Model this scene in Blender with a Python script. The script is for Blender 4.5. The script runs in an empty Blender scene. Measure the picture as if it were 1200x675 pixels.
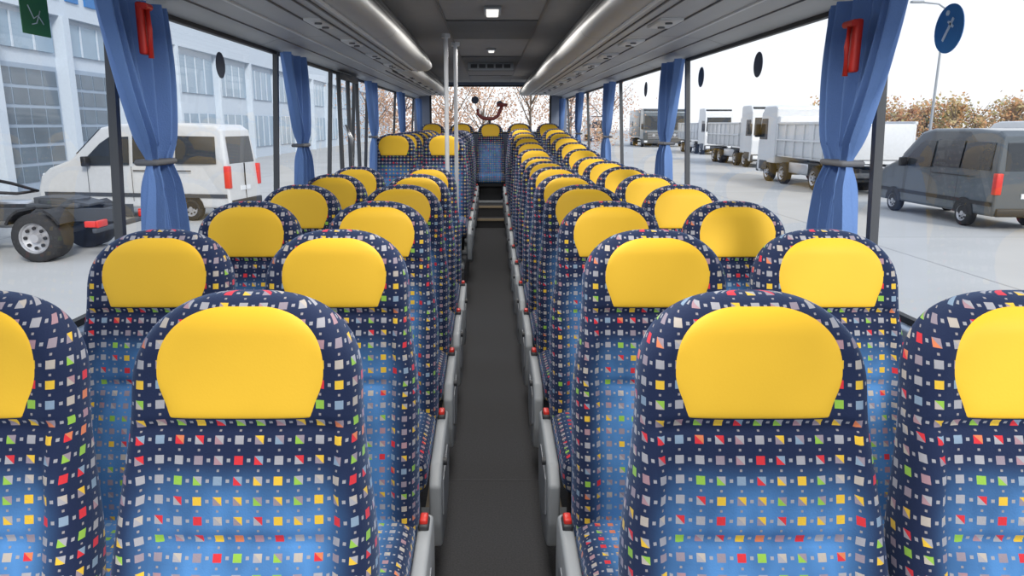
import bpy, bmesh, math, random
from mathutils import Vector, Matrix
random.seed(7)
sc = bpy.context.scene
PI = math.pi

# ------------------------------------------------------------------ materials
def new_mat(name):
    m = bpy.data.materials.new(name); m.use_nodes = True
    nt = m.node_tree
    b = nt.nodes['Principled BSDF']
    return m, nt, b
def pmat(name, col, rough=0.5, metal=0.0, var=0.08, scale=8.0, bump=0.0, bscale=60.0, coat=0.0, emit=None, estr=0.0, spec=0.5):
    m, nt, b = new_mat(name)
    tc = nt.nodes.new('ShaderNodeTexCoord')
    nz = nt.nodes.new('ShaderNodeTexNoise'); nz.inputs['Scale'].default_value = scale; nz.inputs['Detail'].default_value = 4
    nt.links.new(tc.outputs['Object'], nz.inputs['Vector'])
    mx = nt.nodes.new('ShaderNodeMix'); mx.data_type = 'RGBA'
    mx.inputs['A'].default_value = (*[c*(1-var) for c in col], 1)
    mx.inputs['B'].default_value = (*[min(1, c*(1+var)) for c in col], 1)
    nt.links.new(nz.outputs['Fac'], mx.inputs['Factor'])
    nt.links.new(mx.outputs['Result'], b.inputs['Base Color'])
    b.inputs['Roughness'].default_value = rough
    b.inputs['Metallic'].default_value = metal
    b.inputs['Coat Weight'].default_value = coat
    b.inputs['Specular IOR Level'].default_value = spec
    if bump > 0:
        n2 = nt.nodes.new('ShaderNodeTexNoise'); n2.inputs['Scale'].default_value = bscale; n2.inputs['Detail'].default_value = 3
        nt.links.new(tc.outputs['Object'], n2.inputs['Vector'])
        bp = nt.nodes.new('ShaderNodeBump'); bp.inputs['Strength'].default_value = bump; bp.inputs['Distance'].default_value = 0.01
        nt.links.new(n2.outputs['Fac'], bp.inputs['Height'])
        nt.links.new(bp.outputs['Normal'], b.inputs['Normal'])
    if emit:
        b.inputs['Emission Color'].default_value = (*emit, 1); b.inputs['Emission Strength'].default_value = estr
    return m

def fabric_mat():
    m, nt, b = new_mat('patterned_velour')
    N = nt.nodes; L = nt.links
    def math_(op, a, bb=None, c=None):
        n = N.new('ShaderNodeMath'); n.operation = op
        for i, v in enumerate((a, bb, c)):
            if v is None: continue
            if isinstance(v, (int, float)): n.inputs[i].default_value = v
            else: L.new(v, n.inputs[i])
        return n.outputs[0]
    uv = N.new('ShaderNodeUVMap'); uv.uv_map = 'UVMap'
    sep = N.new('ShaderNodeSeparateXYZ'); L.new(uv.outputs[0], sep.inputs[0])
    U, V = sep.outputs[0], sep.outputs[1]
    P = 0.0345
    def squares(offu, offv, size, jit):
        u = math_('ADD', math_('DIVIDE', U, P), offu)
        v = math_('ADD', math_('DIVIDE', V, P), offv)
        iu, iv = math_('FLOOR', u), math_('FLOOR', v)
        cmb = N.new('ShaderNodeCombineXYZ'); L.new(iu, cmb.inputs[0]); L.new(iv, cmb.inputs[1])
        cmb.inputs[2].default_value = jit
        wn = N.new('ShaderNodeTexWhiteNoise'); wn.noise_dimensions = '3D'; L.new(cmb.outputs[0], wn.inputs['Vector'])
        fx = math_('SUBTRACT', math_('SUBTRACT', u, iu), .5)
        fy = math_('SUBTRACT', math_('SUBTRACT', v, iv), .5)
        mxx = math_('MAXIMUM', math_('ABSOLUTE', fx), math_('ABSOLUTE', fy))
        mask = math_('LESS_THAN', mxx, size)
        return mask, wn, fx, fy
    m1, wn, fx, fy = squares(0.5, 0.5, 0.215, 1.7)
    # tone flips inside some of the squares (little triangles)
    diag = math_('GREATER_THAN', math_('ADD', fx, fy), 0.0)
    sepc = N.new('ShaderNodeSeparateColor'); L.new(wn.outputs['Color'], sepc.inputs[0])
    flip = math_('MULTIPLY', diag, math_('GREATER_THAN', sepc.outputs[1], 0.5))
    val = math_('FRACT', math_('ADD', wn.outputs['Value'], math_('MULTIPLY', flip, 0.37)))
    cr = N.new('ShaderNodeValToRGB'); cr.color_ramp.interpolation = 'CONSTANT'
    cols = [(0, (.31,.31,.34)), (.22, (.25,.21,.25)), (.40, (.40,.36,.32)), (.52, (.56,.03,.04)), (.63, (.66,.43,.04)),
            (.76, (.33,.20,.23)), (.83, (.24,.44,.06)), (.90, (.20,.28,.38)), (.95, (.58,.18,.08))]
    e = cr.color_ramp.elements
    e[0].position = 0; e[0].color = (*cols[0][1], 1)
    e[1].position = cols[1][0]; e[1].color = (*cols[1][1], 1)
    for p, c in cols[2:]:
        k = e.new(p); k.color = (*c, 1)
    L.new(val, cr.inputs[0])
    m2, wn2, _, _ = squares(0.0, 0.5, 0.085, 5.1)
    m3, wn3, _, _ = squares(0.5, 0.0, 0.06, 9.1)
    # base: navy edge field blending to lighter blue centre
    au = math_('ABSOLUTE', U)
    mr = N.new('ShaderNodeMapRange'); mr.interpolation_type = 'SMOOTHSTEP'
    L.new(au, mr.inputs[0]); mr.inputs[1].default_value = .215; mr.inputs[2].default_value = .115
    mr2 = N.new('ShaderNodeMapRange'); mr2.interpolation_type = 'SMOOTHSTEP'
    L.new(V, mr2.inputs[0]); mr2.inputs[1].default_value = 1.115; mr2.inputs[2].default_value = 1.00
    mp = N.new('ShaderNodeMapping'); mp.inputs['Scale'].default_value = (9, 4.5, 1); L.new(uv.outputs[0], mp.inputs[0])
    nz = N.new('ShaderNodeTexNoise'); nz.inputs['Scale'].default_value = 1.0; nz.inputs['Detail'].default_value = 3
    L.new(mp.outputs[0], nz.inputs['Vector'])
    mr3 = N.new('ShaderNodeMapRange'); L.new(nz.outputs['Fac'], mr3.inputs[0])
    mr3.inputs[1].default_value = .3; mr3.inputs[2].default_value = .65; mr3.inputs[3].default_value = .42; mr3.inputs[4].default_value = 1
    fac = math_('MULTIPLY', math_('MULTIPLY', mr.outputs[0], mr2.outputs[0]), mr3.outputs[0])
    base = N.new('ShaderNodeMix'); base.data_type = 'RGBA'
    base.inputs['A'].default_value = (.010, .018, .055, 1); base.inputs['B'].default_value = (.080, .24, .53, 1)
    L.new(fac, base.inputs['Factor'])
    s1 = N.new('ShaderNodeMix'); s1.data_type = 'RGBA'
    L.new(m2, s1.inputs['Factor']); L.new(base.outputs['Result'], s1.inputs['A']); s1.inputs['B'].default_value = (.29, .29, .32, 1)
    s3 = N.new('ShaderNodeMix'); s3.data_type = 'RGBA'
    L.new(m3, s3.inputs['Factor']); L.new(s1.outputs['Result'], s3.inputs['A']); s3.inputs['B'].default_value = (.26, .24, .25, 1)
    s2 = N.new('ShaderNodeMix'); s2.data_type = 'RGBA'
    L.new(m1, s2.inputs['Factor']); L.new(s3.outputs['Result'], s2.inputs['A']); L.new(cr.outputs['Color'], s2.inputs['B'])
    L.new(s2.outputs['Result'], b.inputs['Base Color'])
    b.inputs['Roughness'].default_value = .85
    b.inputs['Sheen Weight'].default_value = .2
    b.inputs['Sheen Tint'].default_value = (.4, .6, 1, 1)
    b.inputs['Specular IOR Level'].default_value = .2
    n2 = N.new('ShaderNodeTexNoise'); n2.inputs['Scale'].default_value = 260
    L.new(uv.outputs[0], n2.inputs['Vector'])
    bp = N.new('ShaderNodeBump'); bp.inputs['Strength'].default_value = .15; bp.inputs['Distance'].default_value = .004
    L.new(n2.outputs['Fac'], bp.inputs['Height']); L.new(bp.outputs['Normal'], b.inputs['Normal'])
    return m

def ramp_mat(name, stops, scale, rough=.8):
    m, nt, b = new_mat(name)
    tc = nt.nodes.new('ShaderNodeTexCoord')
    nz = nt.nodes.new('ShaderNodeTexNoise'); nz.inputs['Scale'].default_value = scale; nz.inputs['Detail'].default_value = 5
    nt.links.new(tc.outputs['Object'], nz.inputs['Vector'])
    cr = nt.nodes.new('ShaderNodeValToRGB'); e = cr.color_ramp.elements
    e[0].position = stops[0][0]; e[0].color = (*stops[0][1], 1)
    e[1].position = stops[-1][0]; e[1].color = (*stops[-1][1], 1)
    for p, c in stops[1:-1]:
        k = e.new(p); k.color = (*c, 1)
    nt.links.new(nz.outputs['Fac'], cr.inputs[0]); nt.links.new(cr.outputs[0], b.inputs['Base Color'])
    b.inputs['Roughness'].default_value = rough
    return m

def glass_mat(name, tint=(.95, .965, .975), gl=.016):
    m = bpy.data.materials.new(name); m.use_nodes = True
    nt = m.node_tree; nt.nodes.clear()
    o = nt.nodes.new('ShaderNodeOutputMaterial')
    t = nt.nodes.new('ShaderNodeBsdfTransparent'); t.inputs[0].default_value = (*tint, 1)
    g = nt.nodes.new('ShaderNodeBsdfGlossy'); g.inputs['Roughness'].default_value = .02; g.inputs['Color'].default_value = (1, 1, 1, 1)
    fr = nt.nodes.new('ShaderNodeLayerWeight'); fr.inputs[0].default_value = .35
    mm = nt.nodes.new('ShaderNodeMath'); mm.operation = 'MULTIPLY_ADD'; mm.inputs[1].default_value = .10; mm.inputs[2].default_value = gl
    nt.links.new(fr.outputs['Facing'], mm.inputs[0])
    mx = nt.nodes.new('ShaderNodeMixShader'); nt.links.new(mm.outputs[0], mx.inputs[0])
    nt.links.new(t.outputs[0], mx.inputs[1]); nt.links.new(g.outputs[0], mx.inputs[2]); nt.links.new(mx.outputs[0], o.inputs[0])
    return m

FAB = fabric_mat()
YEL = pmat('yellow_leather', (.77, .465, .028), .58, var=.05, scale=5, bump=.03, bscale=220, spec=.3)
GREY = pmat('grey_plastic', (.30, .32, .34), .5)
DGREY = pmat('dark_plastic', (.035, .037, .042), .5)
RED = pmat('red_plastic', (.62, .03, .02), .4)
METAL = pmat('steel', (.55, .56, .58), .3, .9)
WHITEPOLE = pmat('painted_pole', (.75, .76, .78), .3)
RACK = pmat('rack_silver', (.46, .46, .455), .48, .2, var=.04)
RACKD = pmat('rack_dark_strip', (.10, .10, .105), .5)
RACKL = pmat('rack_light_strip', (.66, .66, .65), .45, .15)
CEIL = pmat('ceiling_felt', (.30, .285, .27), .9, bump=.2, bscale=90)
CEILD = pmat('ceiling_panel_dark', (.14, .14, .14), .8)
CARPET = pmat('aisle_carpet', (.052, .052, .056), .95, var=.55, scale=140, bump=.4, bscale=300)
PLAT = pmat('platform_floor', (.06, .06, .065), .9, var=.3, scale=80)
BEIGE = pmat('step_edge_trim', (.42, .33, .22), .6)
WALL = pmat('wall_lining', (.16, .19, .26), .8, bump=.1)
SILL = pmat('sill_blue_grey', (.30, .38, .50), .5)
BLACK = pmat('black_rubber', (.012, .012, .014), .55)
PILLAR = pmat('pillar_trim', (.06, .065, .075), .5)
CURT = pmat('curtain_blue', (.125, .23, .50), .85, var=.12, scale=5, bump=.15, bscale=200)
BAND = pmat('curtain_band', (.12, .125, .14), .7)
GLASS = glass_mat('window_glass')
LAMPM = pmat('lamp_diffuser', (.9, .9, .88), .4, emit=(1, .97, .92), estr=.7)
STBLUE = pmat('sticker_blue', (.03, .16, .42), .5)
STWHITE = pmat('sticker_white', (.6, .7, .8), .5)
STGREEN = pmat('sticker_green', (.01, .14, .05), .5)
STDARK = pmat('sticker_dark', (.03, .05, .10), .5)
GLOVE = pmat('brown_red_vinyl', (.26, .05, .045), .4)
# exterior
CONC = pmat('concrete_yard', (.42, .42, .415), .9, var=.16, scale=.35)
SILVER = pmat('paint_silver', (.56, .57, .58), .3, .1, coat=.4)
GRAPH = pmat('paint_graphite', (.070, .086, .10), .3, .3, coat=.6)
WHITEP = pmat('paint_white', (.62, .63, .64), .35, coat=.3)
CARGL = pmat('tinted_glass', (.025, .03, .036), .12, spec=.6)
TYRE = pmat('tyre', (.025, .025, .027), .85)
RIM = pmat('rim_alloy', (.5, .5, .52), .35, .6)
CHASSIS = pmat('chassis_grey', (.05, .056, .066), .6)
JOINT = pmat('yard_joint', (.34, .34, .34), .9)
LAMPW = pmat('headlamp', (.7, .72, .75), .15)
FACW = pmat('facade_white', (.51, .575, .65), .7)
FACG = pmat('facade_glass', (.25, .34, .43), .25, var=.3, scale=.4)
FACB = pmat('facade_blue_frame', (.30, .37, .46), .6)
GATEG = pmat('gate_glass', (.12, .16, .20), .2, var=.4, scale=.6)
BARK = pmat('bark', (.17, .13, .10), .9)
LEAF = ramp_mat('autumn_leaves', [(.3, (.20, .24, .09)), (.42, (.33, .27, .11)), (.52, (.46, .21, .09)), (.62, (.40, .33, .16)), (.75, (.44, .24, .12))], .35)
LEAFR = ramp_mat('russet_leaves', [(.3, (.36, .22, .13)), (.5, (.48, .28, .18)), (.7, (.56, .42, .30))], .8)

# ------------------------------------------------------------------ mesh builder
class MB:
    def __init__(s): s.v = []; s.f = []; s.m = []; s.s = []; s.uv = []; s.mats = []
    def mi(s, mat):
        if mat not in s.mats: s.mats.append(mat)
        return s.mats.index(mat)
    def add(s, verts, faces, mat, smooth=False, uvs=None):
        o = len(s.v); k = s.mi(mat)
        s.v += [tuple(p) for p in verts]
        s.uv += (uvs if uvs else [None]*len(verts))
        for f in faces:
            s.f.append([o+i for i in f]); s.m.append(k); s.s.append(smooth)
    def addbm(s, bm, mat, smooth=False):
        bm.verts.index_update()
        s.add([v.co.copy() for v in bm.verts], [[v.index for v in f.verts] for f in bm.faces], mat, smooth); bm.free()
    def box(s, x0, x1, y0, y1, z0, z1, mat, bev=0.0, seg=2, M=None, smooth=None):
        bm = bmesh.new(); bmesh.ops.create_cube(bm, size=1)
        for v in bm.verts:
            v.co = Vector(((x0+x1)/2+v.co.x*(x1-x0), (y0+y1)/2+v.co.y*(y1-y0), (z0+z1)/2+v.co.z*(z1-z0)))
        if bev > 0: bmesh.ops.bevel(bm, geom=bm.edges[:], offset=bev, segments=seg, affect='EDGES', profile=.5)
        if M is not None: bm.transform(M)
        s.addbm(bm, mat, (bev > 0) if smooth is None else smooth)
    def cyl(s, p0, p1, r, mat, seg=16, r2=None, smooth=True):
        p0 = Vector(p0); p1 = Vector(p1); d = (p1-p0)
        q = d.to_track_quat('Z', 'Y'); r2 = r if r2 is None else r2
        vs = []; 
        for P, R in ((p0, r), (p1, r2)):
            for i in range(seg):
                a = 2*PI*i/seg
                vs.append(P+q @ Vector((R*math.cos(a), R*math.sin(a), 0)))
        fs = [[i, (i+1) % seg, seg+(i+1) % seg, seg+i] for i in range(seg)]
        s.add(vs, fs, mat, smooth)
        s.add(vs[:seg], [list(range(seg))[::-1]], mat); s.add(vs[seg:], [list(range(seg))], mat)
    def tube(s, pts, r, mat, seg=10):
        n = len(pts); vs = []
        for i, p in enumerate(pts):
            p = Vector(p)
            d = Vector(pts[min(i+1, n-1)])-Vector(pts[max(i-1, 0)])
            q = d.to_track_quat('Z', 'Y'); rr = r[i] if isinstance(r, (list, tuple)) else r
            for k in range(seg):
                a = 2*PI*k/seg; vs.append(p+q @ Vector((rr*math.cos(a), rr*math.sin(a), 0)))
        fs = [[i*seg+k, i*seg+(k+1) % seg, (i+1)*seg+(k+1) % seg, (i+1)*seg+k] for i in range(n-1) for k in range(seg)]
        fs += [list(range(seg))[::-1], [(n-1)*seg+k for k in range(seg)]]
        s.add(vs, fs, mat, True)
    def prism(s, prof, a, b, axis, mat, bev=0.0, seg=2, smooth=False):
        """prof: list of 2D pts; axis 'y': (x,z); 'x': (y,z)"""
        bm = bmesh.new(); n = len(prof)
        def mk(t, p):
            return (p[0], t, p[1]) if axis == 'y' else ((t, p[0], p[1]) if axis == 'x' else (p[0], p[1], t))
        A = [bm.verts.new(mk(a, p)) for p in prof]; B = [bm.verts.new(mk(b, p)) for p in prof]
        for i in range(n): bm.faces.new((A[i], A[(i+1) % n], B[(i+1) % n], B[i]))
        bm.faces.new(A[::-1]); bm.faces.new(B)
        bmesh.ops.recalc_face_normals(bm, faces=bm.faces[:])
        if bev > 0: bmesh.ops.bevel(bm, geom=bm.edges[:], offset=bev, segments=seg, affect='EDGES', profile=.5)
        s.addbm(bm, mat, smooth)
    def mesh(s, name):
        me = bpy.data.meshes.new(name); me.from_pydata(s.v, [], s.f)
        for mt in s.mats: me.materials.append(mt)
        uvl = me.uv_layers.new(name='UVMap')
        for p in me.polygons:
            p.material_index = s.m[p.index]; p.use_smooth = s.s[p.index]
            n = p.normal
            for li in p.loop_indices:
                vi = me.loops[li].vertex_index; u = s.uv[vi]
                if u is None:
                    c = me.vertices[vi].co
                    if abs(n.x) > abs(n.y) and abs(n.x) > abs(n.z): u = (c.y+.4*(1 if c.y > 0 else -1), c.z)
                    elif abs(n.z) > abs(n.y): u = (c.x, c.y*1.0)
                    else: u = (c.x, c.z)
                uvl.data[li].uv = u
        me.update()
        return me
    def obj(s, name, loc=(0, 0, 0), rot=0):
        o = bpy.data.objects.new(name, s.mesh(name)); sc.collection.objects.link(o)
        o.location = loc; o.rotation_euler = (0, 0, rot)
        return o
def inst(name, me, loc, rot=0):
    o = bpy.data.objects.new(name, me); sc.collection.objects.link(o); o.location = loc; o.rotation_euler = (0, 0, rot); return o

# ------------------------------------------------------------------ seats
TOP = 1.32; BOT = .47; Z0 = 1.155
def sst(a, b, x):
    t = max(0, min(1, (x-a)/(b-a))); return t*t*(3-2*t)
def hw_(z):
    if z <= Z0: return .202+.031*sst(1.15, .82, z)
    t = (z-Z0)/(TOP-Z0); return .202*max(0, 1-t**2.35)**(1/2.35)
ZR = 1.258
def th_(z):
    t = .056+.012*sst(1.1, .7, z)
    if z > ZR: t *= math.sqrt(max(0, 1-((z-ZR)/(TOP-ZR))**2))
    if z < BOT+.05: t *= math.sqrt(max(0.02, 1-((BOT+.05-z)/.05)**2))
    return t
def yc_(z): return -(TOP-z)*.235 - .02*math.exp(-((z-.68)/.12)**2)
NE = 3.2
PB, PT = TOP-.208, TOP-.016
def wings(x, z):
    w = max(hw_(z), 1e-4); r = abs(x)/w
    tz = sst(TOP-.02, TOP-.10, z)
    d = .027*math.exp(-((r-.87)/.16)**2)*tz*(1-.35*sst(1.02, 1.12, z))
    g = math.exp(-((z-(PB-.010))/.008)**2)*.014*(1-sst(.75, 1, r))
    g += math.exp(-((z-(PB-.20))/.012)**2)*.012*(1-sst(.5, .75, r))
    g += math.exp(-((abs(x)-.158)/.007)**2)*.009*sst(PB, PB-.03, z)
    g -= .010*math.exp(-((z-1.00)/.06)**2)*(1-sst(.4, .75, r))
    g -= .009*math.exp(-((z-.83)/.06)**2)*(1-sst(.4, .75, r))
    return d-g
def yfront(x, z):
    w = max(hw_(z), 1e-4); r = min(1, abs(x)/w)
    return yc_(z)-th_(z)*(1-r**NE)**(1/NE)-wings(x, z)
def seat_mesh(kind):
    mb = MB()
    zs = []; z = BOT
    while z < 1.15: zs.append(z); z += .0085
    for i in range(35): zs.append(1.155+(TOP-1.155)*math.sin(PI/2*i/34.0)*.99995)
    NL = 72; vs = []; us = []; vacc = zs[0]
    prev = None
    for z in zs:
        w = hw_(z); t = th_(z); ring = []
        for k in range(NL):
            a = 2*PI*(k+.5)/NL - PI/2
            c, s_ = math.cos(a), math.sin(a)
            x = w*math.copysign(abs(c)**(2/NE), c); y = t*math.copysign(abs(s_)**(2/NE), s_)
            yy = yc_(z)+y
            if s_ < 0: yy -= wings(x, z)*min(1, abs(s_)*2.5)
            ring.append((x, yy, z))
        d = [0]*NL; acc = abs(ring[0][0])
        for k in range(NL//2):
            if k: acc += min(.05, math.dist(ring[k], ring[k-1]))
            d[k] = acc
        acc = abs(ring[-1][0])
        for k in range(NL-1, NL//2-1, -1):
            if k < NL-1: acc += min(.05, math.dist(ring[k], ring[k+1]))
            d[k] = -acc
        if prev is not None: vacc += math.hypot(z-prev[0], yfront(0, z)-prev[1])
        prev = (z, yfront(0, z))
        vs += ring; us += [(dd, vacc) for dd in d]
    fs = []
    n = len(zs)
    for i in range(n-1):
        for k in range(NL):
            fs.append([i*NL+k, i*NL+(k+1) % NL, (i+1)*NL+(k+1) % NL, (i+1)*NL+k])
    fs.append([k for k in range(NL)][::-1]); fs.append([(n-1)*NL+k for k in range(NL)])
    mb.add(vs, fs, FAB, True, us)
    # yellow headrest pad
    zb, zt = PB, PT; NV, NU = 44, 36; vs = []; fs = []
    for j in range(NV+1):
        tv = j/NV; v = .5-.5*math.cos(PI*tv)
        if v > .42: h = .148*max(0, 1-((v-.42)/.58)**2.45)**(1/2.45)
        else: h = .126+.022*sst(0, .42, v)
        if v < .04: h -= .006*(1-v/.04)**2
        z = zb+(zt-zb)*v
        for i in range(NU+1):
            u = -math.cos(PI*i/NU); x = u*max(h, .0005)
            off = .007*(1-abs(u)**12)*(1-abs(2*v-1)**12)-.002
            if v < .03 or abs(u) > .995 : off -= .003
            vs.append((x, yfront(x, z)-off, z))
    for j in range(NV):
        for i in range(NU):
            a = j*(NU+1)+i; fs.append([a, a+1, a+NU+2, a+NU+1])
    mb.add(vs, fs, YEL, True)
    # cushion
    mb.box(-.225, .225, -.665, -.16, .415, .555, FAB, .045, 4)
    mb.box(-.19, .19, -.62, -.16, .36, .43, DGREY, .015)
    # pedestal
    mb.box(-.17, .17, -.50, -.30, .14, .37, DGREY, .01)
    mb.box(-.20, .20, -.56, -.22, .1, .14, GREY, .01)
    if kind != 0:
        sx = kind   # direction of aisle (+1 / -1)
        xa, xb = sorted((sx*.229, sx*.270))
        prof = [(-.63, .30), (-.60, .20), (-.45, .155), (-.28, .155), (-.17, .22), (-.135, .36), (-.13, .49), (-.16, .52), (-.30, .51), (-.56, .49), (-.63, .44)]
        mb.prism(prof, xa, xb, 'x', GREY, .012, 3, smooth=True)
        xc = sx*.2705
        mb.prism([(-.56, .30), (-.45, .24), (-.30, .25), (-.24, .40), (-.30, .44), (-.54, .42)], min(xc, xc+sx*.003), max(xc, xc+sx*.003), 'x', pm_d)
        mb.box(min(sx*.236, sx*.258), max(sx*.236, sx*.258), -.232, -.188, .515, .543, RED, .005)
        mb.box(min(sx*.233, sx*.262), max(sx*.233, sx*.262), -.24, -.18, .49, .53, DGREY, .006)
        mb.cyl((sx*.262, -.50, .47), (sx*.283, -.50, .47), .014, DGREY)
    else:
        mb.box(.200, .228, -.25, -.2, .53, .575, DGREY, .006)
    return mb.mesh('coach_seat')
pm_d = pmat('grey_plastic_inset', (.22, .235, .26), .5)
SM = {0: seat_mesh(0), 1: seat_mesh(1), -1: seat_mesh(-1)}
XA, XW, XWL = .4475, .928, -.945
Y1, DP = 1.28, .78
def seat(x, y, r, k): inst('coach_seat', SM[k], (x, y, r))
rightraise = []
for i in range(13):
    y = Y1+i*DP; r = 0 if i < 8 else .045*(i-7)
    rightraise.append((y, r))
    seat(XA, y, r, -1); seat(XW, y, r, 0)
for i in range(6):
    seat(-XA, Y1+i*DP, 0, 1); seat(XWL, Y1+i*DP, 0, 0)
for i in range(6):
    seat(-XA, 7.15+i*DP, .20, 1); seat(-XW, 7.15+i*DP, .20, 0)
for x in (-.93, -.465, 0, .465, .93): seat(x, 11.95, .30, 0)

# ------------------------------------------------------------------ shell
YF, YR = -.7, 12.35
WX = 1.2
mb = MB()
mb.box(-.26, .26, YF, 8.0, -.05, 0, CARPET)
mb.prism([(8.0, -.05), (8.0, 0), (10.7, .11), (10.7, -.05)], -.26, .26, 'x', CARPET)
mb.box(-.26, .26, 10.7, 10.98, -.05, .24, CARPET)
mb.box(-.262, .262, 10.69, 10.73, .215, .245, BEIGE)
mb.box(-.26, .26, 10.98, YR, -.05, .40, CARPET)
mb.box(-.262, .262, 10.97, 11.01, .375, .405, BEIGE)
for s in (-1, 1):
    def bx(y0, y1, z1, m=PLAT):
        x0, x1 = sorted((s*.25, s*WX)); mb.box(x0, x1, y0, y1, -.05, z1, m)
    if s > 0:
        bx(YF, Y1+7*DP+.12, .10)
        for y, r in rightraise[8:]: bx(y-.66, y+.12, .1+r)
        bx(11.2, YR, .40)
    else:
        bx(YF, 5.6, .10); bx(5.6, 6.45, .02); bx(6.45, 11.2, .30); bx(11.2, YR, .40)
    x0, x1 = sorted((s*.243, s*.252))
    mb.box(x0, x1, YF, 5.6 if s < 0 else 7.0, .0, .102, BEIGE)
    x0, x1 = sorted((s*.243, s*.275))
    mb.box(x0, x1, YF, 5.6 if s < 0 else 7.0, .1, .106, BEIGE)
mb.box(-.24, .24, 3.1, 3.112, 0, .0015, PLAT)
mb.obj('floor')

for side, s in (('left', -1), ('right', 1)):
    mb = MB()
    def bx(xa, xb, y0, y1, z0, z1, m, bev=0): 
        x0, x1 = sorted((s*xa, s*xb)); mb.box(x0, x1, y0, y1, z0, z1, m, bev)
    bx(WX, WX+.06, YF, YR, -.05, 1.0, WALL)
    bx(WX-.015, WX+.06, YF, YR, .985, 1.03, SILL, .006)
    bx(WX-.010, WX, YF, YR, .80, .84, GREY, .004)
    bx(WX-.03, WX+.06, YF, YR, 2.0, 2.30, RACK)
    bx(WX+.061, WX+.075, YF, YR, -1.0, 1.0, WHITEP)
    mb.obj('wall_'+side)
pillR = [-.1, 2.34, 4.6, 6.9, 9.2, 11.5]
pillL = [-.1, 2.36, 4.15, 5.55, 6.5, 7.2, 9.3, 11.5]
def xl(z): return WX+.035-.055*(z-1.03)/.97      # side glazing leans inward to the roof
wn = 1
for s, P in ((-1, pillL), (1, pillR)):
    for i, y in enumerate(P):
        mb = MB(); wd = .026
        y1 = P[i+1] if i+1 < len(P) else YR
        def bar(ya, yb, za, zb, d0, d1, m):
            vs = []
            for z in (za, zb):
                for (d, yy) in ((d0, ya), (d1, ya), (d1, yb), (d0, yb)): vs.append((s*(xl(z)+d), yy, z))
            mb.add(vs, [[0, 1, 2, 3], [4, 5, 6, 7], [0, 1, 5, 4], [1, 2, 6, 5], [2, 3, 7, 6], [3, 0, 4, 7]], m)
        bar(y-wd/2, y+wd/2, 1.03, 2.0, -.015, .012, PILLAR)
        bar(y+wd/2, y1-.02, 1.03, 1.05, -.01, .012, BLACK)
        bar(y+wd/2, y1-.02, 1.98, 2.0, -.01, .012, BLACK)
        mb.add([(s*xl(1.03), y, 1.03), (s*xl(1.03), y1, 1.03), (s*xl(2.0), y1, 2.0), (s*xl(2.0), y, 2.0)], [[0, 1, 2, 3]], GLASS)
        mb.obj('window_%d' % wn); wn += 1
# middle door frame, left
mb = MB()
for y in (5.66, 6.02, 6.42):
    mb.box(-1.16, -1.13, y-.018, y+.018, .05, 1.99, PILLAR, .006)
mb.box(-1.16, -1.13, 5.66, 6.42, 1.94, 1.99, PILLAR, .006)
mb.box(-1.16, -1.14, 5.66, 6.42, .05, .95, GREY, .004)
mb.tube([(-1.13, 5.75, 1.0), (-1.08, 5.75, 1.1), (-1.08, 5.75, 1.5), (-1.13, 5.75, 1.6)], .014, METAL)
mb.obj('door_1')

mb = MB()
mb.box(-WX-.06, WX+.06, YR, YR+.06, -.6, 1.45, WALL)
mb.box(-WX-.06, -1.0, YR, YR+.06, 1.45, 2.3, WALL)
mb.box(1.0, WX+.06, YR, YR+.06, 1.45, 2.3, WALL)
mb.box(-1.0, 1.0, YR, YR+.06, 2.22, 2.3, WALL)
mb.obj('wall_rear')
mb = MB()
mb.add([(-1, YR+.03, 1.45), (1, YR+.03, 1.45), (1, YR+.03, 2.22), (-1, YR+.03, 2.22)], [[0, 1, 2, 3]], GLASS)
mb.box(-1.0, 1.0, YR-.005, YR+.05, 1.45, 1.48, BLACK); mb.box(-1.0, 1.0, YR-.005, YR+.05, 2.20, 2.22, BLACK)
mb.box(-1.0, -.97, YR-.005, YR+.05, 1.45, 2.22, BLACK); mb.box(.97, 1.0, YR-.005, YR+.05, 1.45, 2.22, BLACK)
mb.cyl((-.25, YR-.005, 1.99), (-.25, YR+.01, 1.99), .06, STDARK, 24)
mb.cyl((.15, YR-.005, 1.93), (.15, YR+.01, 1.93), .05, STDARK, 24)
mb.obj('window_rear')

CZ = 2.27
mb = MB()
mb.box(-WX-.06, WX+.06, YF, YR+.06, CZ, CZ+.05, CEIL)
mb.box(-WX-.08, WX+.08, YF, YR+.08, CZ+.051, CZ+.12, WHITEP)
for s in (-1, 1):
    x0, x1 = sorted((s*.30, s*.312)); mb.box(x0, x1, YF, YR, CZ-.006, CZ, RACKD)
for y in (1.5, 3.8, 6.0, 8.4, 10.6): mb.box(-.3, .3, y, y+.012, CZ-.005, CZ, RACKD)
mb.box(-.30, .30, 5.0, 6.0, CZ-.012, CZ-.001, CEILD, .004)
mb.box(-.30, .30, 7.6, 9.6, CZ-.012, CZ-.001, CEILD, .004)
mb.obj('ceiling')
def clamp_lamp(y, w, l):
    mb = MB()
    mb.box(-w-.015, w+.015, -l-.015, l+.015, -.018, 0, GREY, .006)
    mb.box(-w, w, -l, l, -.030, -.012, LAMPM, .006)
    mb.obj('ceiling_lamp', (0, y, CZ-.0))
for y, w, l in ((2.0, .05, .14), (4.55, .036, .12), (6.9, .026, .05)): clamp_lamp(y, w, l)
mb = MB()
mb.box(-.25, .25, -.06, .06, -.075, 0, GREY, .012)
for i in range(5): mb.box(-.22+i*.09, -.15+i*.09, -.066, -.06, -.06, -.02, DGREY)
mb.obj('ceiling_air_vent', (0, 8.3, CZ-.01))

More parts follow.
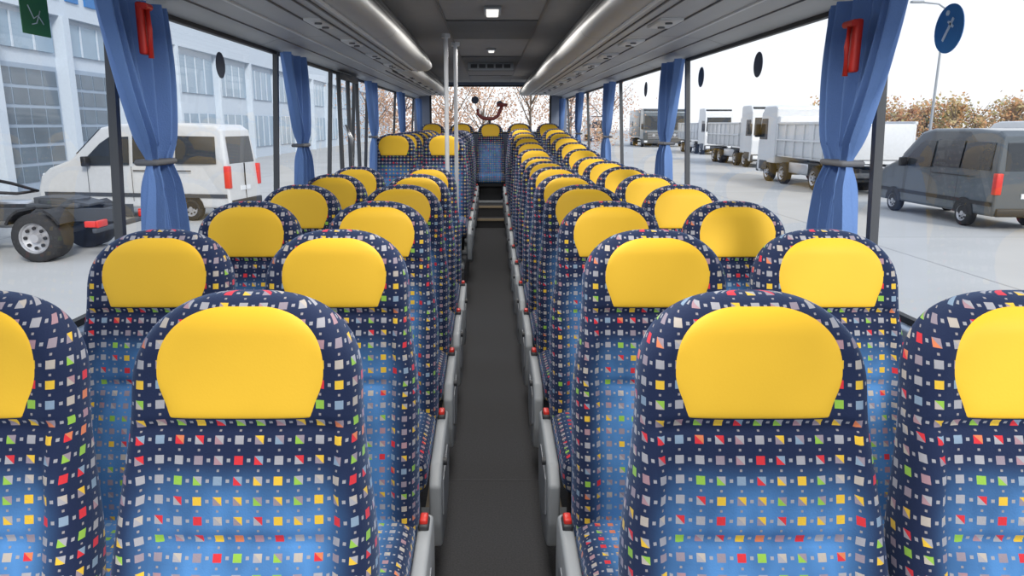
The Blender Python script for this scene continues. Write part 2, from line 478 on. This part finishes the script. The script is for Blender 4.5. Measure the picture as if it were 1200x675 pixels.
# luggage racks
def rack(s, y0, y1, inner, name):
    k = inner-.455
    prof = [(1.165, 1.995), (1.08, 2.022), (.95, 2.036), (.80, 2.042), (.66+k*.6, 2.038), (.54+k, 2.028), (.48+k, 2.032), (.452+k, 2.045), (.44+k, 2.065), (.445+k, 2.09), (.465+k, 2.13), (.50+k, 2.18), (.56+k, CZ), (1.165, CZ)]
    mb = MB(); n = len(prof)
    P = [(s*a, b) for a, b in prof]
    vs = [(a, y0, b) for a, b in P]+[(a, y1, b) for a, b in P]
    mb.add(vs, [[i, (i+1) % n, n+(i+1) % n, n+i] for i in range(n)], RACK, True)
    mb.add(vs[:n], [list(range(n))], RACKL); mb.add(vs[n:], [list(range(n))], RACKL)
    def strip(xa, xb, za, m, h=.006):
        x0, x1 = sorted((s*xa, s*xb)); mb.box(x0, x1, y0+.02, y1-.02, za-h, za+.01, m, .002)
    strip(.60+k, .609+k, 2.034, RACKD); strip(.66+k, .665+k, 2.038, RACKD)
    strip(.55+k, .565+k, 2.029, RACKL, .008)
    strip(.80, .80+.007, 2.042, RACKD); strip(.93, .945, 2.038, RACKL, .008); strip(1.05, 1.056, 2.026, RACKD)
    # dark bands on the aisle face
    def face(xa, za, xb, zb, m, e=.003):
        vs = [(s*(xa-e), y0+.02, za), (s*(xb-e), y0+.02, zb), (s*(xb-e), y1-.02, zb), (s*(xa-e), y1-.02, za)]
        mb.add(vs, [[0, 1, 2, 3]], m)
    face(.4527+k, 2.105, .4617+k, 2.124, RACKD)
    face(.4735+k, 2.142, .482+k, 2.154, RACKD)
    face(.494+k, 2.172, .507+k, 2.19, RACKD)
    y = y0+.9
    while y < y1-.2:
        x0, x1 = sorted((s*(.69+k*.5), s*(.79)))
        mb.box(x0, x1, y-.13, y+.13, 2.028, 2.05, RACKL, .006)
        for dy in (-.07, .07): mb.cyl((s*.74, y+dy, 2.032), (s*.74, y+dy, 2.022), .016, RACKD, 14)
        y += DP
    y = y0+1.4
    while y < y1:
        q = [(a, b-.0015) for a, b in P[0:11]]
        vs = [(a, y, b) for a, b in q]+[(a, y+.005, b) for a, b in q]; m_ = len(q)
        mb.add(vs, [[i, i+1, m_+i+1, m_+i] for i in range(m_-1)], RACKD)
        y += 1.56
    mb.obj(name)
rack(1, YF, 11.6, .455, 'luggage_rack')
rack(-1, YF, 6.2, .50, 'luggage_rack')
rack(-1, 6.2, 11.6, .66, 'luggage_rack')

for (x, y) in ((-.345, 5.75), (-.30, 6.35)):
    mb = MB(); mb.cyl((0, 0, .0), (0, 0, CZ-.02), .0165, WHITEPOLE)
    mb.cyl((0, 0, CZ-.05), (0, 0, CZ-.02), .035, WHITEPOLE)
    mb.cyl((0, 0, 0), (0, 0, .02), .035, WHITEPOLE)
    mb.obj('grab_pole', (x, y, .02))
mb = MB(); mb.tube([(-.345, 5.75, 1.0), (-.7, 5.75, 1.0), (-1.12, 5.75, 1.0)], .0165, WHITEPOLE); mb.obj('grab_rail')

# curtains
def curtain(s, y, wt=.50, ztie=1.49, zb=1.06, nf=6):
    mb = MB(); NU, NV = 96, 50; vs = []; fs = []
    for j in range(NV+1):
        z = 1.985+(zb-1.985)*j/NV
        if z > ztie: 
            q = (z-ztie)/(1.985-ztie); w = .14+(wt-.14)*(1-(1-q)**1.9)
            cy = y+(.06)*(1-q)
        else:
            q = (ztie-z)/(ztie-zb); w = .14+.21*q**.7; cy = y+.06+.03*q
        amp = .026*(1-.5*math.exp(-((z-ztie)/.05)**2))
        for i in range(NU+1):
            u = i/NU
            ph = u*2*PI*nf+.5*math.sin(z*5+u*4)
            d = .087+amp*math.sin(ph)*(1+.3*math.sin(u*9+1))+.012*math.sin(u*PI*3+z*4)
            vs.append((s*(WX-d), cy+(u-.5)*w+.006*math.cos(ph), z))
    for j in range(NV):
        for i in range(NU):
            a = j*(NU+1)+i; fs.append([a, a+1, a+NU+2, a+NU+1])
    mb.add(vs, fs, CURT, True)
    x0, x1 = sorted((s*(WX-.122), s*(WX-.045)))
    mb.box(x0, x1, y+.06-.08, y+.06+.08, ztie-.010, ztie+.010, BAND, .009, 3)
    mb.obj('window_curtain')
for y in (2.32, 4.70, 7.1, 9.4, 11.6): curtain(1, y)
for y in (2.38, 4.28, 7.0, 9.3, 11.6): curtain(-1, y)

def hammer(s, y, z, k=1.0):
    mb = MB()
    mb.box(-.011, .011, -.026*k, .026*k, -.075, .075, RED, .007, 3)
    mb.tube([(-s*.018, 0, -.085), (-s*.021, 0, 0), (-s*.018, 0, .06)], .008, RED)
    mb.cyl((-s*.018, -.03*k, .062), (-s*.018, .03*k, .062), .010, RED)
    mb.cyl((-s*.018, .03*k, .062), (-s*.018, .042*k, .062), .008, METAL, r2=.002)
    mb.obj('emergency_hammer', (s*1.055, y, z))
hammer(1, 2.25, 1.835); hammer(-1, 2.30, 1.89, .7)

def disc_sticker(s, y, z, r, m1, figure=False):
    mb = MB()
    x = s*(xl(z)-.003)
    mb.cyl((0, 0, 0), (-s*.002, 0, 0), r, m1, 32)
    if figure:
        mb.box(min(-s*.004, -s*.002), max(-s*.004, -s*.002), -.004, .004, -.035, .03, STWHITE, M=Matrix.Rotation(.6, 4, 'X'))
        mb.box(min(-s*.004, -s*.002), max(-s*.004, -s*.002), -.014, .014, .01, .016, STWHITE, M=Matrix.Rotation(.6, 4, 'X'))
        mb.cyl((-s*.002, .01, .04), (-s*.004, .01, .04), .007, STWHITE, 12)
    mb.obj('window_sticker', (x, y, z))
disc_sticker(1, 2.01, 1.855, .062, STBLUE, True)
for y in (3.4, 4.3, 5.8, 7.6): disc_sticker(1, y, 1.87, .055, STDARK, False)
disc_sticker(-1, 3.3, 1.86, .055, STDARK, False); disc_sticker(-1, 7.8, 1.86, .055, STDARK)
mb = MB()
mb.box(-.001, .001, -.06, .06, -.05, .05, STGREEN)
mb.tube([(.002, -.03, .02), (.002, -.01, -.01), (.002, .01, .0), (.002, .03, -.02)], .0015, STWHITE, 6)
mb.tube([(.002, -.02, -.025), (.002, .0, -.02), (.002, .02, .012)], .0015, STWHITE, 6)
mb.obj('emergency_exit_sticker', (-(xl(1.87)-.004), 1.98, 1.885))

mb = MB()
mb.tube([(-.20, 0, .16), (-.19, 0, .07), (-.13, 0, .015), (-.04, 0, .0), (.06, 0, .0), (.13, 0, .05), (.17, 0, .14), (.20, 0, .20)], [.02, .028, .03, .03, .03, .03, .03, .025], GLOVE)
mb.tube([(.11, 0, .215), (.19, 0, .225), (.28, 0, .21)], [.028, .03, .025], GLOVE)
mb.cyl((0, 0, .0), (0, 0, -.14), .018, DGREY)
mb.obj('padded_handle', (-.01, 12.15, 1.69))

# ------------------------------------------------------------------ exterior
GZ = -1.15
def wheel(mb, x, y, z, r, w, out, seg=28, truck=False):
    prof = [(0, r*.62), (0, r*.70), (-.02, r*.93), (-.06, r), (-w+.04, r), (-w, r*.9), (-w, 0)]
    vs = []
    for (dy, rr) in prof:
        for i in range(seg):
            a = 2*PI*i/seg; vs.append((x+rr*math.cos(a), y+out*dy, z+rr*math.sin(a)))
    mb.add(vs, [[j*seg+i, j*seg+(i+1) % seg, (j+1)*seg+(i+1) % seg, (j+1)*seg+i] for j in range(len(prof)-1) for i in range(seg)], TYRE, True)
    prof = [(0, r*.62), (-.05, r*.55), (-.03 if not truck else -.12, r*.2), (0, r*.17), (0, 0)]
    vs = []
    for (dy, rr) in prof:
        for i in range(seg):
            a = 2*PI*i/seg; vs.append((x+rr*math.cos(a), y+out*dy, z+rr*math.sin(a)))
    mb.add(vs, [[j*seg+i, j*seg+(i+1) % seg, (j+1)*seg+(i+1) % seg, (j+1)*seg+i] for j in range(len(prof)-1) for i in range(seg)], RIM, False)
    for i in range(8):
        a = 2*PI*i/8
        mb.cyl((x+r*.4*math.cos(a), y-out*.06, z+r*.4*math.sin(a)), (x+r*.4*math.cos(a), y-out*.02, z+r*.4*math.sin(a)), r*.07, BLACK, 8)
def van(name, paint, loc, rot, L=5.7, H=2.55, W=1.95):
    mb = MB(); h = W/2
    k = L/5.7; q = H/2.55
    prof = [(0, .38), (-.03, .55), (0, 1.0), (.05*k, 1.55*q), (.16*k, 2.36*q), (.36*k, 2.50*q), (1.5*k, 2.55*q), (3.2*k, 2.53*q), (3.7*k, 2.43*q), (4.55*k, 1.66*q), (4.75*k, 1.55*q), (5.3*k, 1.36*q), (5.58*k, 1.14*q), (5.7*k, .88), (5.7*k, .45), (5.6*k, .34)]
    bm = bmesh.new()
    def inset(z): return h-(.18*max(0, (z-1.25*q))/(1.3*q))
    A = [bm.verts.new((x, -inset(z), z)) for x, z in prof]; B = [bm.verts.new((x, inset(z), z)) for x, z in prof]; n = len(prof)
    for i in range(n): bm.faces.new((A[i], A[(i+1) % n], B[(i+1) % n], B[i]))
    bm.faces.new(A[::-1]); bm.faces.new(B)
    bmesh.ops.recalc_face_normals(bm, faces=bm.faces[:])
    bmesh.ops.triangulate(bm, faces=[f for f in bm.faces if len(f.verts) > 4])
    es = [e for e in bm.edges if len(e.link_faces) == 2 and e.calc_face_angle(0) > .9]
    bmesh.ops.bevel(bm, geom=es, offset=.08, segments=3, affect='EDGES', profile=.5)
    mb.addbm(bm, paint, False)
    for s in (-1, 1):
        def sidepanel(pts, m, o=.012):
            mb.add([(x*k, s*(inset(z*q)+o), z*q) for x, z in pts], [list(range(len(pts)))], m)
        sidepanel([(.32, 1.5), (.36, 2.20), (1.50, 2.22), (1.50, 1.5)], CARGL)
        sidepanel([(1.58, 1.5), (1.58, 2.22), (2.75, 2.22), (2.75, 1.5)], CARGL)
        sidepanel([(2.86, 1.46), (2.86, 2.20), (3.45, 2.18), (3.72, 2.02), (4.30, 1.50), (4.22, 1.43)], CARGL)
        for xx in (1.54, 2.8, 4.12): sidepanel([(xx-.008, .5), (xx-.008, 1.42), (xx+.008, 1.42), (xx+.008, .5)], BLACK, .014)
        sidepanel([(1.05, 1.30), (1.05, 1.33), (2.75, 1.33), (2.75, 1.30)], BLACK, .014)
        sidepanel([(0.05, .62), (.05, .72), (5.5, .72), (5.5, .62)], BLACK if paint is GRAPH else CHASSIS, .02)
        x0, x1 = -.02, .12
        y0, y1 = sorted((s*(h-.16), s*(h+.012)))
        mb.box(x0-.02, x1, y0, y1, .95, 1.45*q, RED, .02)
        mb.box(5.15*k, 5.55*k, min(s*(h-.28), s*(h-.03)), max(s*(h-.28), s*(h-.03)), .98, 1.22*q, LAMPW, .04)
        mb.box(4.0*k, 4.15*k, min(s*h, s*(h+.22)), max(s*h, s*(h+.22)), 1.42*q, 1.68*q, BLACK, .03)
        for xw in (1.15*k, 4.6*k):
            vs = [(xw, s*(h+.006), .36)]+[(xw+.43*math.cos(PI*i/20), s*(h+.006), .36+.43*math.sin(PI*i/20)) for i in range(21)]
            mb.add(vs, [[0, i, i+1] for i in range(1, 21)], BLACK)
            wheel(mb, xw, s*(h+.015), .35, .35, .24, s)
    mb.add([(.055*k-.012+.0, y, z) for y, z in ((-.75, 1.5*q), (.75, 1.5*q))]+[(.135*k-.012, .7, 2.20*q), (.135*k-.012, -.7, 2.20*q)], [[0, 1, 2, 3]], CARGL)
    mb.box(-.035, .0, -.008, .008, .6, 1.5*q, BLACK)
    mb.box(-.08, .05, -h+.08, h-.08, .38, .6, BLACK, .03)
    mb.box(-.03, .0, -.28, .28, .85, .98, LAMPW)
    mb.add([(3.78*k, -.76, 2.36*q+.03), (3.78*k, .76, 2.36*q+.03), (4.50*k, .86, 1.70*q+.04), (4.50*k, -.86, 1.70*q+.04)], [[0, 1, 2, 3]], CARGL)
    mb.box(5.66*k, 5.73*k, -.5, .5, .7, 1.0, BLACK, .02)
    mb.obj(name, (loc[0], loc[1], GZ), rot)
van('passenger_van', SILVER, (-7.30, 21.9), math.radians(171), 6.1, 2.78, 1.95)
van('passenger_van', GRAPH, (14.05, 19.0), math.radians(90), 5.9, 2.64, 1.95)
van('delivery_van', WHITEP, (29, 38), math.radians(90), 5.9, 2.9, 2.0)

def cab(mb, x0, paint, W=2.5, H=3.6, L=2.2):
    h = W/2; x1 = x0+L
    prof = [(x0, .9), (x0, H-.1), (x0+.2, H), (x1-.6, H), (x1-.25, H-.35), (x1-.05, 1.95), (x1, 1.7), (x1, .5), (x1-.5, .4), (x1-.5, .9)]
    bm = bmesh.new(); n = len(prof)
    A = [bm.verts.new((x, -h, z)) for x, z in prof]; B = [bm.verts.new((x, h, z)) for x, z in prof]
    for i in range(n): bm.faces.new((A[i], A[(i+1) % n], B[(i+1) % n], B[i]))
    bm.faces.new(A[::-1]); bm.faces.new(B); bmesh.ops.recalc_face_normals(bm, faces=bm.faces[:])
    bmesh.ops.bevel(bm, geom=bm.edges[:], offset=.06, segments=2, affect='EDGES', profile=.5)
    mb.addbm(bm, paint)
    mb.add([(x1-.27+.02, -h+.2, H-.42), (x1-.27+.02, h-.2, H-.42), (x1-.035, h-.12, 2.05), (x1-.035, -h+.12, 2.05)], [[0, 1, 2, 3]], CARGL)
    mb.box(x1-.02, x1+.03, -.75, .75, .95, 1.75, CHASSIS, .02)
    for i in range(5): mb.box(x1+.02, x1+.05, -.72, .72, 1.02+i*.145, 1.06+i*.145, METAL)
    mb.box(x1-.1, x1+.1, -h, h, .42, .85, CHASSIS, .05)
    mb.cyl((x1+.03, 0, 1.4), (x1+.07, 0, 1.4), .16, METAL, 24)
    for s in (-1, 1):
        mb.box(x1+.03, x1+.12, s*(h-.3)-.2, s*(h-.3)+.2, .55, .78, LAMPW, .03)
        yy = s*(h+.008)
        mb.add([(x1-.15, yy, 2.0), (x1-.35, yy, 3.0), (x1-1.15, yy, 3.0), (x1-1.2, yy, 2.0)], [[0, 1, 2, 3]], CARGL)
        mb.box(x1-.25, x1-.05, min(s*h, s*(h+.25)), max(s*h, s*(h+.25)), 2.1, 2.75, BLACK, .04)
        mb.box(x1-1.3, x1-.3, min(s*(h-.05), s*(h+.01)), max(s*(h-.05), s*(h+.01)), .55, 1.0, CHASSIS, .03)
    mb.box(x1-.5, x1-.35, -h+.1, h-.1, H-.3, H-.1, BLACK, .03)
def truck(name, paint, loc, rot, L=9.0, body='tipper', H=3.6):
    mb = MB(); h = 1.25
    for s in (-1, 1): mb.box(0, L-.6, s*.42-.05, s*.42+.05, .75, 1.02, CHASSIS)
    for x in (0.3, 1.5, 3.0, 4.6, L-2.6): mb.box(x, x+.1, -.42, .42, .8, .98, CHASSIS)
    cab(mb, L-2.2, paint, 2.5, H)
    axles = [1.0, 2.4, L-1.35] if body != 'tractor' else [1.25, L-1.35]
    if body == 'tipper': axles.append(L-3.2)
    for x in axles:
        mb.cyl((x, -1.1, .5), (x, 1.1, .5), .08, CHASSIS)
        for s in (-1, 1):
            wheel(mb, x, s*1.23, .5, .5, .33 if x > 3 else .6, s, truck=True)
    if body == 'tipper':
        x0, x1 = -.5, L-2.45
        for s in (-1, 1):
            y0, y1 = sorted((s*1.18, s*1.25))
            mb.box(x0, x1, y0, y1, 1.35, 2.75, paint, .02)
            for i in range(8):
                xx = x0+.05+i*(x1-x0-.15)/7
                mb.box(xx, xx+.1, min(s*1.24, s*1.31), max(s*1.24, s*1.31), 1.3, 2.8, paint, .01)
            mb.box(x0, x1, min(s*1.2, s*1.32), max(s*1.2, s*1.32), 2.72, 2.84, paint, .02)
            mb.box(x0, x1, min(s*1.2, s*1.32), max(s*1.2, s*1.32), 1.98, 2.06, paint, .01)
            mb.box(3.2, L-3.8, min(s*.6, s*1.15), max(s*.6, s*1.15), .55, 1.05, METAL, .05)
            for x in (1.0, 2.4): mb.box(x-.62, x+.62, min(s*.8, s*1.25), max(s*.8, s*1.25), 1.08, 1.14, BLACK)
        mb.box(x0, x1, -1.2, 1.2, 1.25, 1.40, paint)
        mb.box(x0, x0+.08, -1.2, 1.2, 1.35, 2.75, paint, .02); mb.box(x1-.08, x1+.3, -1.2, 1.2, 1.35, 3.1, paint, .03)
        mb.box(x0-.05, x0+.1, -1.15, 1.15, .7, .9, CHASSIS, .02)
    elif body == 'tractor':
        mb.box(.7, 1.8, -.5, .5, 1.02, 1.12, CHASSIS, .03)
        mb.cyl((1.25, 0, 1.12), (1.25, 0, 1.2), .5, CHASSIS, 28)
        mb.prism([(.55, 1.05), (.55, 1.1), (1.1, 1.24), (1.7, 1.24), (1.7, 1.05)], -.35, .35, 'y', CHASSIS, .01)
        for s in (-1, 1):
            pts = [(1.25+.62*math.cos(PI*i/14), .52+.62*math.sin(PI*i/14)) for i in range(2, 13)]
            inn = [(1.25+.57*math.cos(PI*i/14), .52+.57*math.sin(PI*i/14)) for i in range(12, 1, -1)]
            mb.prism(pts[:4]+inn[-4:], min(s*.62, s*1.24), max(s*.62, s*1.24), 'y', BLACK)
            mb.prism(pts[-4:]+inn[:4], min(s*.62, s*1.24), max(s*.62, s*1.24), 'y', BLACK)
            mb.box(-.03, .06, s*.95-.2, s*.95+.2, .70, .84, RED, .02)
            mb.box(.0, .22, min(s*1.1, s*1.2), max(s*1.1, s*1.2), .72, .84, RED, .01)
            mb.box(2.6, 3.6, min(s*.6, s*1.2), max(s*.6, s*1.2), .45, 1.05, METAL, .08)
        mb.box(-.02, .08, -1.2, 1.2, .6, .7, CHASSIS, .02)
        mb.box(3.6, 3.8, -1.1, 1.1, .95, 2.6, CHASSIS, .03)
        mb.tube([(3.5, .3, 1.6), (2.9, .25, 1.35), (2.2, .1, 1.3), (1.8, 0, 1.35), (2.4, -.1, 1.5), (3.5, -.2, 1.7)], .035, BLACK)
    else:
        mb.box(0, L-2.5, -1.25, 1.25, 1.15, H-.1, paint, .04)
    mb.obj(name, (loc[0], loc[1], GZ), rot)
truck('tractor_truck', SILVER, (-7.95, 15.8), math.radians(180), 6.0, 'tractor')
truck('tipper_truck', WHITEP, (14.9, 28.8), math.radians(90), 9.0, 'tipper', 3.6)
truck('tipper_truck', WHITEP, (17.8, 56), math.radians(-90), 9.0, 'tipper', 3.9)
truck('tipper_truck', WHITEP, (20.6, 76), math.radians(-90), 9.0, 'tipper', 4.1)
truck('box_truck', GRAPH, (19.6, 98), math.radians(-90), 9.0, 'box', 4.5)
truck('box_truck', GRAPH, (22.6, 100), math.radians(-90), 9.0, 'box', 4.5)
truck('box_truck', WHITEP, (17, 125), math.radians(-90), 9.0, 'box', 4.0)

mb = MB(); mb.box(-150, 180, -60, 300, GZ-.1, GZ, CONC)
for i in range(8): mb.box(-60, 80, 6+i*12, 6.05+i*12, GZ, GZ+.003, JOINT)
for x in (-12, 9, 22): mb.box(x, x+.05, -10, 120, GZ, GZ+.003, JOINT)
mb.obj('ground')

# building (left): workshop with glazed gates, white office wing behind
mb = MB()
BX = -19.0
mb.box(BX-12, BX-.4, 8, 140, GZ, GZ+8.6, FACW)
mb.box(BX-12, BX, 8, 140, GZ+7.4, GZ+9.6, FACW)
y = 8
while y < 36:
    mb.box(BX-.4, BX-.3, y+.55, y+5.0, GZ, GZ+5.2, FACB)
    for r_ in range(6):
        for c_ in range(4):
            mb.box(BX-.32, BX-.27, y+.65+c_*1.08, y+1.63+c_*1.08, GZ+.35+r_*.8, GZ+1.0+r_*.8, GATEG)
    mb.box(BX-.4, BX-.28, y+.55, y+5.0, GZ+5.8, GZ+7.2, FACG)
    for c_ in range(1, 3): mb.box(BX-.4, BX-.24, y+.55+c_*1.48, y+.65+c_*1.48, GZ+5.8, GZ+7.2, FACW)
    mb.box(BX-.45, BX+.15, y, y+.5, GZ, GZ+7.4, FACW)
    y += 5.2
while y < 138:
    for z0, z1 in ((.9, 3.4), (4.7, 7.0)):
        mb.box(BX-.4, BX-.3, y+.4, y+6.6, GZ+z0, GZ+z1, FACG)
        for c_ in range(1, 4): mb.box(BX-.4, BX-.24, y+.4+c_*1.55, y+.48+c_*1.55, GZ+z0, GZ+z1, FACW)
    mb.box(BX-.45, BX+.05, y, y+.3, GZ, GZ+7.4, FACW)
    y += 7
for i in range(3): mb.box(BX-.02, BX+.08, 33+i*1.6, 34+i*1.6, GZ+8.1, GZ+8.9, STBLUE)
mb.obj('office_building')

def tree(mb, x, y, hgt, rad, leaf, n, ls=.22, nc=12):
    mb.cyl((x, y, GZ), (x, y, GZ+hgt*.55), .12, BARK, 8, r2=.07)
    for i in range(12):
        a = random.uniform(0, 2*PI); z0 = GZ+hgt*random.uniform(.25, .6)
        r = rad*random.uniform(.4, .95)
        mb.tube([(x, y, z0), (x+r*.5*math.cos(a), y+r*.5*math.sin(a), z0+hgt*.18), (x+r*math.cos(a), y+r*math.sin(a), z0+hgt*.38)], [.05, .035, .012], BARK, 5)
    vs = []; fs = []
    cl = [(x+random.gauss(0, rad*.45), y+random.gauss(0, rad*.45), GZ+hgt*random.uniform(.2, .92), rad*random.uniform(.25, .5)) for _ in range(nc)]
    for i in range(n):
        c = random.choice(cl); d = Vector((random.gauss(0, 1), random.gauss(0, 1), random.gauss(0, 1)))*c[3]*.6
        p = Vector(c[:3])+d
        e1 = Vector((random.uniform(-1, 1), random.uniform(-1, 1), random.uniform(-1, 1))).normalized()*ls
        e2 = e1.orthogonal().normalized()*ls
        k = len(vs); vs += [p-e1, p+e2, p+e1, p-e2]; fs.append([k, k+1, k+2, k+3])
    mb.add(vs, fs, leaf)
mb = MB()
for i in range(62):
    tree(mb, 40+i*1.6+random.uniform(-1, 1), 92+random.uniform(-4, 6)-i*.3, random.uniform(4.6, 6.0), 2.4, LEAF, 750, .18, 14)
mb.obj('autumn_tree_row')
for (x, y, h_) in ((-6, 52, 6.8), (-3, 57, 7), (-.5, 60, 7.2), (3, 55, 7.0), (6.5, 60, 7.5), (10, 66, 6.5), (-10, 66, 7)):
    mb = MB(); tree(mb, x, y, h_, 2.8, LEAFR, 1500, .08, 20); mb.obj('autumn_tree')
mb = MB()
mb.cyl((0, 0, 0), (0, 0, 10), .10, GREY, 12, r2=.06)
mb.tube([(0, 0, 10), (-.5, 0, 10.3), (-1.6, 0, 10.4)], .05, GREY); mb.box(-2.3, -1.5, -.15, .15, 10.35, 10.5, GREY, .04)
mb.obj('street_lamp', (29.5, 50, GZ))

# ------------------------------------------------------------------ light
w = bpy.data.worlds.new('overcast_sky'); sc.world = w; w.use_nodes = True
nt = w.node_tree; bg = nt.nodes['Background']
tc = nt.nodes.new('ShaderNodeTexCoord'); sp = nt.nodes.new('ShaderNodeSeparateXYZ'); nt.links.new(tc.outputs['Generated'], sp.inputs[0])
cr = nt.nodes.new('ShaderNodeValToRGB'); e = cr.color_ramp.elements
e[0].position = 0; e[0].color = (.93, .94, .96, 1); e[1].position = .5; e[1].color = (.76, .85, 1, 1)
nt.links.new(sp.outputs[2], cr.inputs[0]); nt.links.new(cr.outputs[0], bg.inputs[0]); bg.inputs[1].default_value = 1.0
sd = bpy.data.lights.new('sun', 'SUN'); sd.energy = 2.3; sd.angle = math.radians(12); sd.color = (1, .95, .87)
so = bpy.data.objects.new('sun', sd); sc.collection.objects.link(so)
so.rotation_euler = Vector((.45, -1.0, .66)).to_track_quat('Z', 'Y').to_euler()
for y in (.6, 2.0, 4.55, 6.9, 10.2):  # area fills added to brighten the cabin; some have no lamp body
    ld = bpy.data.lights.new('ceiling_fill_light', 'AREA'); ld.shape = 'RECTANGLE'; ld.size = .5; ld.size_y = 1.2; ld.energy = 17; ld.color = (1, .97, .92)
    lo = bpy.data.objects.new('ceiling_fill_light', ld); sc.collection.objects.link(lo); lo.location = (0, y, CZ-.05)

# ------------------------------------------------------------------ camera
cam = bpy.data.cameras.new('camera'); co = bpy.data.objects.new('camera', cam); sc.collection.objects.link(co)
cam.sensor_width = 36; cam.lens = 855/1200*36; cam.shift_x = 26.5/1200; cam.clip_start = .05; cam.clip_end = 500
co.location = (-.0175, 0, 1.613); co.rotation_euler = (math.radians(90-12.7), 0, 0)
sc.camera = co
sc.view_settings.view_transform = 'Standard'
sc.view_settings.exposure = 0.33
